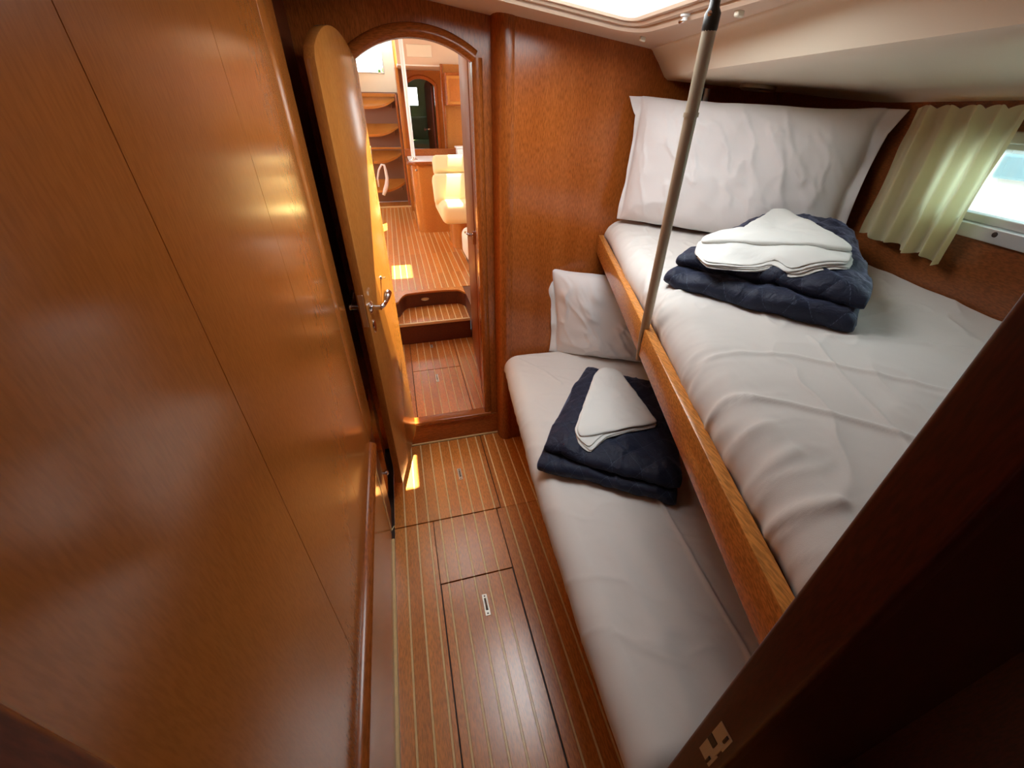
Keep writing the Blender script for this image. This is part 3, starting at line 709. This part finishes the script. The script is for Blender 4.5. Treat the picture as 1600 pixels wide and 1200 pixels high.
um = mattress('mattress', lambda y: rx(y, .028)+.004*math.sin(y*9), lambda y: hx(y)-.004, .135, YR-.006, 1.084, 1.198, .085, uw)
tag(um, 'upper bunk mattress under a wrinkled white sheet', 'mattress')
up_a = Vector((.50, -.615, -.038)).normalized(); up_n = Vector((-.615, -.50, .12)).normalized(); up_b = Vector((.09, .08, 1)).normalized()
up = pillow('pillow', (1.155, 1.375, 1.412), up_a, up_b, up_n, .74, .43, .17, 8.1, PCASE, flange=.055, N=150, M=84, dog=1, wk=.0065)
tag(up, 'large white pillow propped across the head of the upper bunk', 'pillow')
UQ = quilt('quilt', (.718, .955, 0), (.88, .46, 0), (.495, -.869, 0), .55, .425, 1.199, 6.0, sp_=(.0150, .0420, .068, .090), tt=.029, skew=-.005, ext=.075, lift=.018, nb=-.022, taper=.40)
tag(UQ, 'folded navy quilt lying on the upper bunk', 'quilt')
zu = ZU = top_of(UQ, 1.275)
uup = [(.800, .985), (.775, .952), (.80, .925), (.90, .84), (.99, .775), (1.04, .752), (1.058, .772), (1.105, .915), (1.15, 1.03), (1.186, 1.118), (1.165, 1.132), (1.125, 1.112), (1.04, 1.055), (.90, .965)]
ulw = [(.790, .975), (.757, .935), (.728, .850), (.79, .812), (.862, .785), (.865, .742), (.975, .696), (1.045, .745), (1.10, .90), (1.17, 1.09), (1.12, 1.10), (1.03, 1.04), (.90, .955)]
uup = [(x-.016, y-.018) for x, y in uup]; ulw = [(x-.016, y-.018) for x, y in ulw]
linen([(ulw, .004), ([(x+.004, y+.003) for x, y in ulw], .004), ([(x-.002, y+.008) for x, y in ulw], .004), ([(x+.005, y+.012) for x, y in ulw], .004), (uup, .010)], zu, 9.5, 'folded white bed linen on the navy quilt of the upper bunk')
# suspension rod
rod = empty('bunk_suspension_rod', (.578, .835, 1.04), 'slim steel rod holding the upper bunk rail from the ceiling', 'rod')
PB, PT = Vector((.577, .836, 1.036)), Vector((.578, .833, 1.725))
MB().tube([PB, PB.lerp(PT, .05), PB.lerp(PT, .1), PB.lerp(PT, .25), PB.lerp(PT, .97), PT], [.007, .009, .011, .0115, .0125, .0125], 16).build('tube', RODM, rod, smooth='auto')
pm = PB.lerp(PT, .80)
MB().tube([pm, pm+Vector((0, 0, .008))], .0145, 16).build('collar', RODM, rod, smooth='auto')
MB().lathe([(.0120, 0), (.0135, .006), (.0135, .026), (.009, .034), (.008, .05), (.0001, .052)], PT-Vector((0, 0, .012)), (0, 0, 1), 14).build('end_fitting', BLACKM, rod, smooth='auto')
MB().box(PT.x-.004, PT.x+.004, PT.y-.014, PT.y+.014, PT.z+.03, cz(PT.x)-.018, .002).build('hanger_strap', BLACKM, rod)
MB().lathe([(.004, 0), (.004, .003), (.0001, .004)], PT+Vector((-.012, -.010, .012)), (-.8, -.6, 0), 10).build('pin', CHROME, rod, smooth='auto')

# ------------------------------------------------------------------ curtain
cm = MB(); rings = []
ny, nz = 130, 46; CY0, CY1, CZ0, CZ1 = .725, 1.004, 1.288, 1.607
for j in range(nz+1):
    t = j/nz; row = []
    for i in range(ny+1):
        s = i/ny; y = CY0+(CY1-CY0)*s
        ph = s*2*math.pi*5.2+1.3*math.sin(s*5)+.8*fbm(s*3, t*1.2, 3)
        am = .0145+.005*(1-t)*(.6+.4*fbm(s*4, 2, 5))
        off = -.045-am*math.sin(ph+.5*math.sin(ph))-.003*math.sin(ph*2.1+t*2)
        if t > .90: off += .004*math.sin(ph*2)
        z = CZ0+(CZ1-CZ0)*t+(.010*fbm(s*7, 0, 4)-.012*s*0)*(1-t)+(.008*abs(math.sin(ph*1.0))*(1 if t > .97 else 0))
        if j == 0: z -= .004*math.sin(s*20)
        z += -.012*(1-t)*(1-s)
        y2 = y+.004*math.cos(ph)
        row.append((hx(y2, off), y2, z))
    rings.append(row)
cm.loft(rings, cap=False, closed=False)
cu = empty('curtain', (hx(.86)-.03, .86, 1.29), 'gathered ivory curtain drawn to one end of the hull window', 'curtain')
cb = cm.build('cloth', CURT, cu, smooth=True, fix=False)
MB().tube([(hx(.28)-.010, .28, 1.606), (hx(1.03)-.010, 1.03, 1.606)], .004, 8).build('curtain_rail', W_DARK, cu)

# neighbouring hull seen through the portlight
nb = empty('neighbouring_boat', (2.9, .6, 0), 'white hull of a neighbouring boat outside the portlight', 'boat')
MB().prism([(2.7, -.2), (2.55, .7), (2.58, 1.44), (2.9, 1.50), (3.6, 1.5), (3.6, -.2)], 'y', -2.5, 3.2, .02, 2).build('hull', WHITE, nb)
MB().box(2.54, 2.60, -1.2, 1.40, 1.362, 1.455, .01, 2).build('cabin_window', plain('tinted_window', (.22, .36, .42), .08), nb)
MB().prism([(2.60, 1.50), (2.60, 1.86), (3.5, 1.9), (3.5, 1.50)], 'y', -2.2, 2.4, .02, 2).build('coachroof', WHITE, nb)

# ------------------------------------------------------------------ passage beyond the arch
def pxw(y): return .193+.084*y
PT_ = Matrix(((1, .084, 0, .193), (0, 1, 0, 0), (0, 0, 1, 0), (0, 0, 0, 1)))   # (off, y, z)
pw = MB().box(.031, .06, 1.842, 2.86, -.05, 2.06, T=PT_); pw.box(0, .03, 1.842, 2.24, 0, 2.06, .001, T=PT_); pw.box(0, .03, 2.80, 2.86, 0, 2.06, .010, 3, T=PT_); pw.box(0, .03, 2.24, 2.80, 1.93, 2.06, T=PT_)
pw.build('wall_right', W_PASS, label='varnished passage wall beyond the arched doorway', cat='wall', kind='structure', smooth='auto')
hd = empty('door_2', (pxw(2.24), 2.24, 0), 'closed flush door with chrome latch in the passage wall', 'door', kind='structure')
MB().box(-.004, .026, 2.246, 2.795, .10, 1.925, .003, 2, T=PT_).build('door_leaf', W_PASS, hd, smooth='auto')
MB().box(0, .03, 2.24, 2.80, 0, .095, .002, T=PT_).build('threshold', W_X, hd)
lq = MB().lathe([(.016, 0), (.015, .004), (.007, .007), (.007, .03), (.0001, .032)], (pxw(2.29)-.004, 2.29, 1.02), (-1, 0, 0)).build('latch', CHROME, hd, smooth='auto')
MB().tube([(pxw(2.29)-.03, 2.29, 1.02), (pxw(2.29)-.034, 2.33, 1.02), (pxw(2.29)-.036, 2.37, 1.016)], [.007, .006, .007], 10).build('lever', CHROME, lq, smooth=True)
MB().box(-.014, .0, 2.222, 2.236, .985, 1.055, .002, T=PT_).build('latch_keeper', CHROME, hd)
MB().box(-.36, -.33, 1.842, 3.3, 0, 2.06).build('wall_left', W_PANEL, label='passage wall hidden behind the open cabin door', cat='wall', kind='structure')
pc = MB()   # passage ceiling with an added opening, slanted to aim sun at the cabin door
for q in ([(-.40, 1.82), (.60, 1.82), (.60, 1.86), (-.40, 1.86)], [(-.40, 2.62), (.60, 2.62), (.60, 3.3), (-.40, 3.3)], [(-.40, 1.86), (.05, 1.86), (.05, 2.62), (-.40, 2.62)],
          [(.385, 1.86), (.60, 1.86), (.60, 2.62), (.385, 2.62)], [(.09, 1.86), (.255, 1.86), (.255, 2.12)], [(.255, 1.86), (.385, 1.86), (.385, 2.31), (.255, 2.31)]): pc.prism(q, 'z', 2.05, 2.08)
pc.build('ceiling', CREAM, label='cream passage ceiling with an unseen opening shaped to aim sun at the door', cat='ceiling', kind='structure')
portal('portal_passage', (.218, 2.24, 2.085), (0, 0, -1), .335, .76)

# ------------------------------------------------------------------ saloon
ws = MB()
def wall_gaps(m, axis, pos, a0, a1, z0, z1, gaps, th=.03):
    """wall along y (axis x) with rectangular openings"""
    prev = a0
    for (b0, b1, c0, c1) in gaps+[(a1, a1, z0, z1)]:
        m.box(pos, pos+th, prev, b0, z0, z1) if b0 > prev else None
        if b1 > b0: m.box(pos, pos+th, b0, b1, z0, c0); m.box(pos, pos+th, b0, b1, c1, z1)
        prev = b1
WS = [(3.4, 4.75, 1.45, 2.05), (4.95, 6.4, 1.45, 2.05)]  # openings added in the unseen sides to let sky light into the saloon
a = MB(); wall_gaps(a, 'x', -1.55, 2.95, 7.6, 0, 2.35, WS); a.build('wall_left', CREAM2, label='saloon side with long openings added for daylight, hidden by the open door', cat='wall', kind='structure')
a = MB(); wall_gaps(a, 'x', 1.60, 2.85, 7.6, 0, 2.35, WS); a.build('wall_right', CREAM2, label='saloon side with long openings added for daylight, hidden by the passage wall', cat='wall', kind='structure')
for x_, nx_ in ((-1.56, 1), (1.64, -1)):
    for b0, b1, c0, c1 in WS: portal('portal_saloon', (x_, (b0+b1)/2, (c0+c1)/2), (nx_, 0, 0), b1-b0, c1-c0)
a = MB().box(-1.55, -.33, 3.27, 3.30, 0, 2.35); a.box(.46, 1.63, 2.86, 2.89, 0, 2.35); a.box(-.40, .60, 3.27, 3.30, 2.05, 2.35); a.build('wall_back', W_PANEL, label='saloon side of the bulkhead next to the passage', cat='wall', kind='structure')
HOLES = [(.33, .51, 4.53, 4.92), (.82, .97, 4.85, 5.27), (-1.30, -.45, 3.40, 4.50)]  # unseen openings added to place sun patches and brighten the saloon
a = MB(); X_ = [-1.55, -1.30, -.45, .33, .51, .82, .97, 1.63]; Y_ = [2.86, 3.40, 4.50, 4.53, 4.85, 4.92, 5.27, 5.75]
for x0, x1 in zip(X_[:-1], X_[1:]):
    for y0, y1 in zip(Y_[:-1], Y_[1:]):
        if not any(h[0] <= x0 and x1 <= h[1] and h[2] <= y0 and y1 <= h[3] for h in HOLES): a.box(x0, x1, y0, y1, 2.32, 2.35)
a.box(-1.55, 1.63, 5.75, 6.25, 2.32, 2.35); a.box(-1.55, .0, 6.25, 7.6, 2.32, 2.35)
a.build('ceiling', CREAM, label='cream saloon ceiling with unseen openings added to let sun in', cat='ceiling', kind='structure')
for h in HOLES: portal('portal_sun_opening', ((h[0]+h[1])/2, (h[2]+h[3])/2, 2.355), (0, 0, -1), h[1]-h[0], h[3]-h[2])
a = MB().box(.22, 1.6, 6.22, 6.25, 2.005, 2.34); a.box(.22, 1.6, 6.24, 7.2, 2.005, 2.03)
ch = a.build('ceiling', CREAM, label='cream step in the saloon ceiling above the far bulkhead', cat='ceiling', kind='structure')
MB().box(.34, .63, 6.208, 6.222, 2.085, 2.20, .004, 2).build('access_panel', CREAM2, ch)
MB().box(.22, .74, 6.20, 6.222, 2.000, 2.014, .003).build('edge_bead', WHITE, ch)
# far bulkhead with the second arch
YF = 6.96
BX0, BX1, BZS, BSG = .325, .700, 1.84, .075
FA = arc(BX0, BX1, BZS, BSG, 16)
a = MB().box(.20, BX0, YF, YF+.03, SZ2, 2.03); a.box(BX1, 1.6, YF, YF+.03, SZ2, 2.03); a.box(BX0, BX1, YF, YF+.03, SZ2, SZ2+.1)
a.loft([[(x, YF, z), (x, YF, 2.03), (x, YF+.03, 2.03), (x, YF+.03, z)] for x, z in FA])
a.build('wall_front', W_PANEL, label='far saloon bulkhead with an arched cabin doorway', cat='wall', kind='structure')
fr2 = empty('trim_6', ((BX0+BX1)/2, YF, SZ2), 'wooden casing of the far arched doorway', 'door frame', kind='structure')
fp = [(-.003, YF+.03), (-.003, YF-.015), (.03, YF-.02), (.045, YF-.002), (.045, YF+.002)]
nF = []
for i in range(len(FA)):
    p0 = FA[max(i-1, 0)]; p1 = FA[min(i+1, len(FA)-1)]; t = Vector((p1[0]-p0[0], 0, p1[1]-p0[1])).normalized(); nF.append((-t.z, t.x))
sweep(FA, nF, fp).build('arch_casing', W_Z, fr2, smooth='auto'); sweep([(BX1, SZ2+.1), (BX1, BZS+.015)], [(1, 0)]*2, fp).build('side_casing', W_Z, fr2); sweep([(BX0, SZ2+.1), (BX0, BZS+.015)], [(-1, 0)]*2, fp).build('side_casing', W_Z, fr2)
ad = empty('door_3', (.69, 7.0, SZ2), 'dark cabin door standing ajar in the far arch', 'door', kind='structure')
AT = rotz((.690, 7.02, 0), math.radians(100))
MB().prism([(0, SZ2+.11), (0, 1.84), (.06, 1.885), (.18, 1.91), (.30, 1.885), (.36, 1.84), (.36, SZ2+.11)], 'y', 0, .03, .003, T=AT).build('door_leaf', W_DARK, ad)
k = MB().lathe([(.02, 0), (.018, .01), (.009, .012), (.009, .04), (.022, .05), (.022, .07), (.0001, .075)], AT @ Vector((.30, .03, 1.32)), AT.to_3x3() @ Vector((0, 1, 0))).build('knob', CHROME, ad, smooth='auto')
# aft cabin behind it
a = MB().box(.235, .265, 7.0, 9.0, SZ2, 2.3); a.box(.24, 1.62, 8.98, 9.0, SZ2, 1.62); a.box(.24, .44, 8.98, 9.0, 1.62, 1.88); a.box(.60, 1.62, 8.98, 9.0, 1.62, 1.88); a.box(.24, 1.62, 8.98, 9.0, 1.88, 2.3); a.box(1.6, 1.63, 7.0, 9.0, SZ2, 2.3)
a.build('wall_front', plain('grey_green_lining', (.30, .33, .24), .6), label='dim lined walls of the far cabin seen through the second arch', cat='wall', kind='structure')
MB().box(.24, 1.62, 7.0, 9.0, 2.1, 2.13).build('ceiling', CREAM2, label='ceiling of the far cabin', cat='ceiling', kind='structure')
MB().box(.24, 1.62, 7.0, 9.0, SZ2-.05, SZ2).build('floor', W_PLANK, label='sole of the far cabin', cat='floor', kind='structure')
portal('portal_far_cabin', (.52, 9.01, 1.75), (0, -1, 0), .16, .26)
bd = empty('far_bed', (.7, 8.3, SZ2), 'bed with pale green cover in the far cabin', 'bed')
MB().box(.27, 1.2, 7.75, 8.95, SZ2, .95, .02, 2).build('base', W_DARK, bd); MB().box(.28, 1.19, 7.76, 8.94, .95, 1.10, .05, 4).build('cover', GREENF, bd, smooth='auto')
fpw = pillow('pillow', (.50, 8.6, 1.30), (1, 0, 0), (0, .3, 1), (0, -1, .3), .40, .34, .16, 1.1, GREENF, flange=.01, N=24, M=18); tag(fpw, 'pale green pillow upright on the far bed', 'pillow')
# post between ladder and arch
MB().box(.196, .236, 6.66, 6.70, SZ2, 2.34, .008, 3).build('trim_7', W_DOOR, label='slim wooden post between companionway ladder and far arch', cat='post', kind='structure', smooth='auto')
# companionway
cw = MB(); CYW = 7.50
cw.box(-.75, .21, CYW, CYW+.03, 1.76, 1.995); cw.box(.07, .21, CYW, CYW+.03, 1.995, 2.40); cw.box(-.75, -.55, CYW, CYW+.03, 1.995, 2.40); cw.box(-1.55, -.75, 7.0, 7.03, SZ2, 2.35); cw.box(.21, .23, 6.70, CYW+.03, 1.76, 2.40); cw.box(-.78, -.75, 6.70, CYW+.03, 1.76, 2.4)
cw.build('wall_front', CREAM2, label='cream companionway surround with bright open hatchway', cat='wall', kind='structure')
wc = empty('window_3', (-.2, CYW, 2.2), 'bright companionway opening with grey rim', 'window', kind='structure')
MB().box(-.55, .07, CYW-.012, CYW+.03, 1.985, 2.0, .003).build('rim', ALU, wc); MB().box(.058, .073, CYW-.012, CYW+.03, 1.985, 2.4, .003).build('rim', ALU, wc)
MB().box(-.55, .058, CYW+.01, CYW+.014, 2.0, 2.4).build('pane', GLASS, wc)
portal('portal_companionway', (-.24, CYW+.04, 2.2), (0, -1, 0), .6, .4)
MB().box(-.80, .22, 7.46, 7.50, SZ2, 1.77).build('wall_front', plain('brown_ladder_back', (.25, .12, .08), .5), label='brown panel behind the companionway ladder', cat='wall', kind='structure')
ld = empty('companionway_ladder', (-.2, 7.1, SZ2), 'steep wooden ladder with curved treads at the far end of the saloon', 'ladder')
LCX, LHW = -.22, .40
for sx_ in (-1, 1):
    x = LCX+sx_*LHW
    MB().prism([(6.99, SZ2), (7.08, SZ2), (7.44, 1.74), (7.35, 1.74)], 'x', x-.015, x+.015, .003).build('side_rail', W_Z, ld)
def tread(z, y, mat):
    m = MB(); rows = []
    for i in range(25):
        u = -1+2*i/24; x = LCX+u*(LHW-.02); zz = z+.105*abs(u)**2.4; yy = y-.13+.08*abs(u)**2; zk = z+.125
        rows.append([(x, yy, zz-.030), (x, yy, zz), (x, y+.10, zk), (x, y+.10, zk-.03)])
    return m.loft(rows)
for k_, (z, y) in enumerate(((.545, 7.17), (.925, 7.25), (1.265, 7.31), (1.60, 7.36))):
    t_ = tread(z, y, W_Y).build('tread', W_DOOR, ld, smooth='auto')
    MB().box(LCX+LHW-.075, LCX+LHW-.06, y-.03, y+.09, z-.02, z+.075, .003).build('bracket', W_DARK, t_)
MB().box(LCX-LHW, LCX+LHW, 7.20, 7.24, 1.075, 1.10, .003).build('crossbar', W_DOOR, ld); MB().box(LCX-LHW, LCX+LHW, 7.36, 7.40, 1.715, 1.755, .003).build('crossbar', W_DOOR, ld)
MB().box(LCX-LHW-.02, LCX+LHW+.02, 6.95, 6.98, SZ2, SZ2+.02, .003).build('foot_strip', W_INLAY, ld)
rp = empty('white_rope', (-.15, 7.0, .5), 'white rope looped over the lower ladder treads', 'rope')
MB().tube([(-.24, 7.02, .60), (-.235, 6.99, .72), (-.20, 6.97, .83), (-.15, 6.97, .90), (-.115, 6.97, .89), (-.105, 6.97, .82), (-.10, 6.97, .72), (-.115, 6.97, .64), (-.15, 6.97, .56), (-.185, 6.97, .49)], [.012, .013, .013, .014, .016, .020, .024, .030, .032, .022], 12).build('loop', plain('rope_white', (.85, .85, .88), .7), rp, smooth=True)
# outside the companionway
tr = empty('tree', (-.10, 16.5, 0), 'small green tree outside the companionway', 'tree')
MB().tube([(.35, 16.5, -.5), (.36, 16.5, 1.6), (.34, 16.5, 3.0)], [.09, .07, .03], 8).build('trunk', BARK, tr, smooth=True)
m = MB(); rnd = random.Random(3)
for i in range(260):
    a_, b_ = rnd.uniform(0, 6.283), rnd.uniform(-1, 1); r_ = .42*rnd.random()**.4
    c_ = Vector((.35+r_*math.cos(a_)*math.sqrt(1-b_*b_), 16.5+r_*math.sin(a_), 2.35+r_*b_*.9)); d1 = Vector((rnd.uniform(-1, 1), rnd.uniform(-1, 1), rnd.uniform(-1, 1))).normalized()*.09; d2_ = d1.orthogonal().normalized()*.05
    m.add([c_-d1, c_+d2_, c_+d1, c_-d2_], [(0, 1, 2, 3)])
m.build('foliage', LEAF, tr, kind='stuff', fix=False)
# galley unit
ga = empty('galley_counter', (.4, 5.5, SZ2), 'curved wooden galley counter with white worktop', 'counter')
def rpoly(x0, x1, y0, y1, r): 
    P = [(x0+r-r*math.sin(math.radians(t)), y0+r-r*math.cos(math.radians(t))) for t in range(90, -1, -15)]
    return P+[(x1, y0), (x1, y1), (x0, y1)]
MB().prism(rpoly(.212, 1.1, 5.318, 5.92, .11), 'z', SZ2, 1.05).build('cabinet_body', W_DOOR, ga, smooth='auto')
MB().prism(rpoly(.165, 1.12, 5.285, 5.95, .12), 'z', 1.05, 1.085, .006, 2).build('top_edge', W_Z, ga, smooth='auto')
MB().prism(rpoly(.195, 1.09, 5.315, 5.90, .11), 'z', 1.085, 1.093).build('worktop', WHITE, ga, smooth='auto')
MB().box(.17, 1.1, 5.90, 5.94, 1.085, 1.17, .006, 2).build('fiddle_rail', W_X, ga)
MB().lathe([(.012, 0), (.012, .012), (.008, .02), (.0001, .022)], (.26, 5.335, 1.0), (-.3, -1, 0), 12).build('catch', BRASS, ga, smooth='auto')
gp = empty('grab_pole', (.248, 5.42, 1.09), 'white grab pole rising from the galley worktop', 'pole')
MB().tube([(.248, 5.42, 1.105), (.248, 5.42, 2.318)], .022, 16).build('tube', plain('white_metal_pole', (.85, .85, .87), .25), gp, smooth='auto')
MB().lathe([(.045, 0), (.045, .008), (.026, .014), (.024, .03)], (.248, 5.42, 1.093), (0, 0, 1), 20).build('flange', CHROME, gp, smooth='auto')
# settee
se = empty('settee', (.7, 4.6, SZ2), 'cream upholstered settee with rounded end by the galley', 'settee')
MB().prism(rpoly(.54, 1.3, 4.50, 4.97, .12), 'z', SZ2, .63).build('base', W_DOOR, se, smooth='auto')
def cush(x0, x1, y0, y1, z0, z1, r): 
    return MB().box(x0, x1, y0, y1, z0, z1, r, 5)
cush(.405, 1.3, 4.22, 4.98, .63, .82, .07).build('seat_cushion', SEATF, se, smooth=True)
CT2 = Matrix.Translation((0, 4.52, .80)) @ Matrix.Rotation(math.radians(-27), 4, 'X') @ Matrix.Translation((0, -4.52, -.80))
MB().box(.375, 1.3, 4.50, 4.66, .79, 1.08, .05, 5, T=CT2).build('back_cushion', SEATF, se, smooth=True)
MB().box(.400, 1.3, 4.51, 4.65, 1.08, 1.26, .045, 5, T=CT2).build('back_cushion', SEATF, se, smooth=True)
MB().box(.42, 1.3, 4.66, 4.69, .70, 1.22, .01, 2, T=CT2).build('back_board', W_DOOR, se)
s3 = empty('corner_settee', (.8, 4.0, SZ2), 'white rounded settee end half hidden by the passage wall', 'settee')
cush(.565, 1.2, 3.80, 4.16, SZ2+.06, .64, .07).build('cushion', cloth('off_white_vinyl', (.85, .80, .70), .6), s3, smooth=True)
MB().box(.60, 1.18, 3.84, 4.14, SZ2, SZ2+.06, .01).build('base', W_DARK, s3)
# wall unit right of the far arch
MB().box(.700, .728, 6.07, 6.10, SZ2, 2.02, .004, 2).build('trim_8', W_Z, label='wooden corner strip between far arch and wall cabinet', cat='post', kind='structure')
MB().box(.70, 1.6, 6.10, 6.13, SZ2, 2.02).build('wall_front', W_DOOR, label='wooden wall behind the nav area', cat='wall', kind='structure')
wcab = empty('wall_cabinet', (.9, 5.95, 1.62), 'small wooden wall cabinet with framed door above the settee', 'cabinet')
MB().box(.725, 1.3, 5.85, 6.10, 1.615, 1.93, .004).build('body', W_Z, wcab)
cd_ = MB().box(.735, 1.0, 5.83, 5.85, 1.625, 1.90, .005, 2).build('door', W_DOOR, wcab)
MB().box(.765, .97, 5.824, 5.832, 1.655, 1.87, .004, 2).build('door_panel', W_PANEL, cd_)
wbx = empty('white_box', (.84, 5.98, 1.1), 'small white lid tilted on the galley end by the wall cabinet', 'box')
MB().box(.785, .95, 5.72, 5.88, 1.18, 1.20, .005, 2).build('lid', WHITE, wbx); MB().box(.80, .94, 5.73, 5.87, 1.0935, 1.18, .005).build('body', WHITE, wbx)
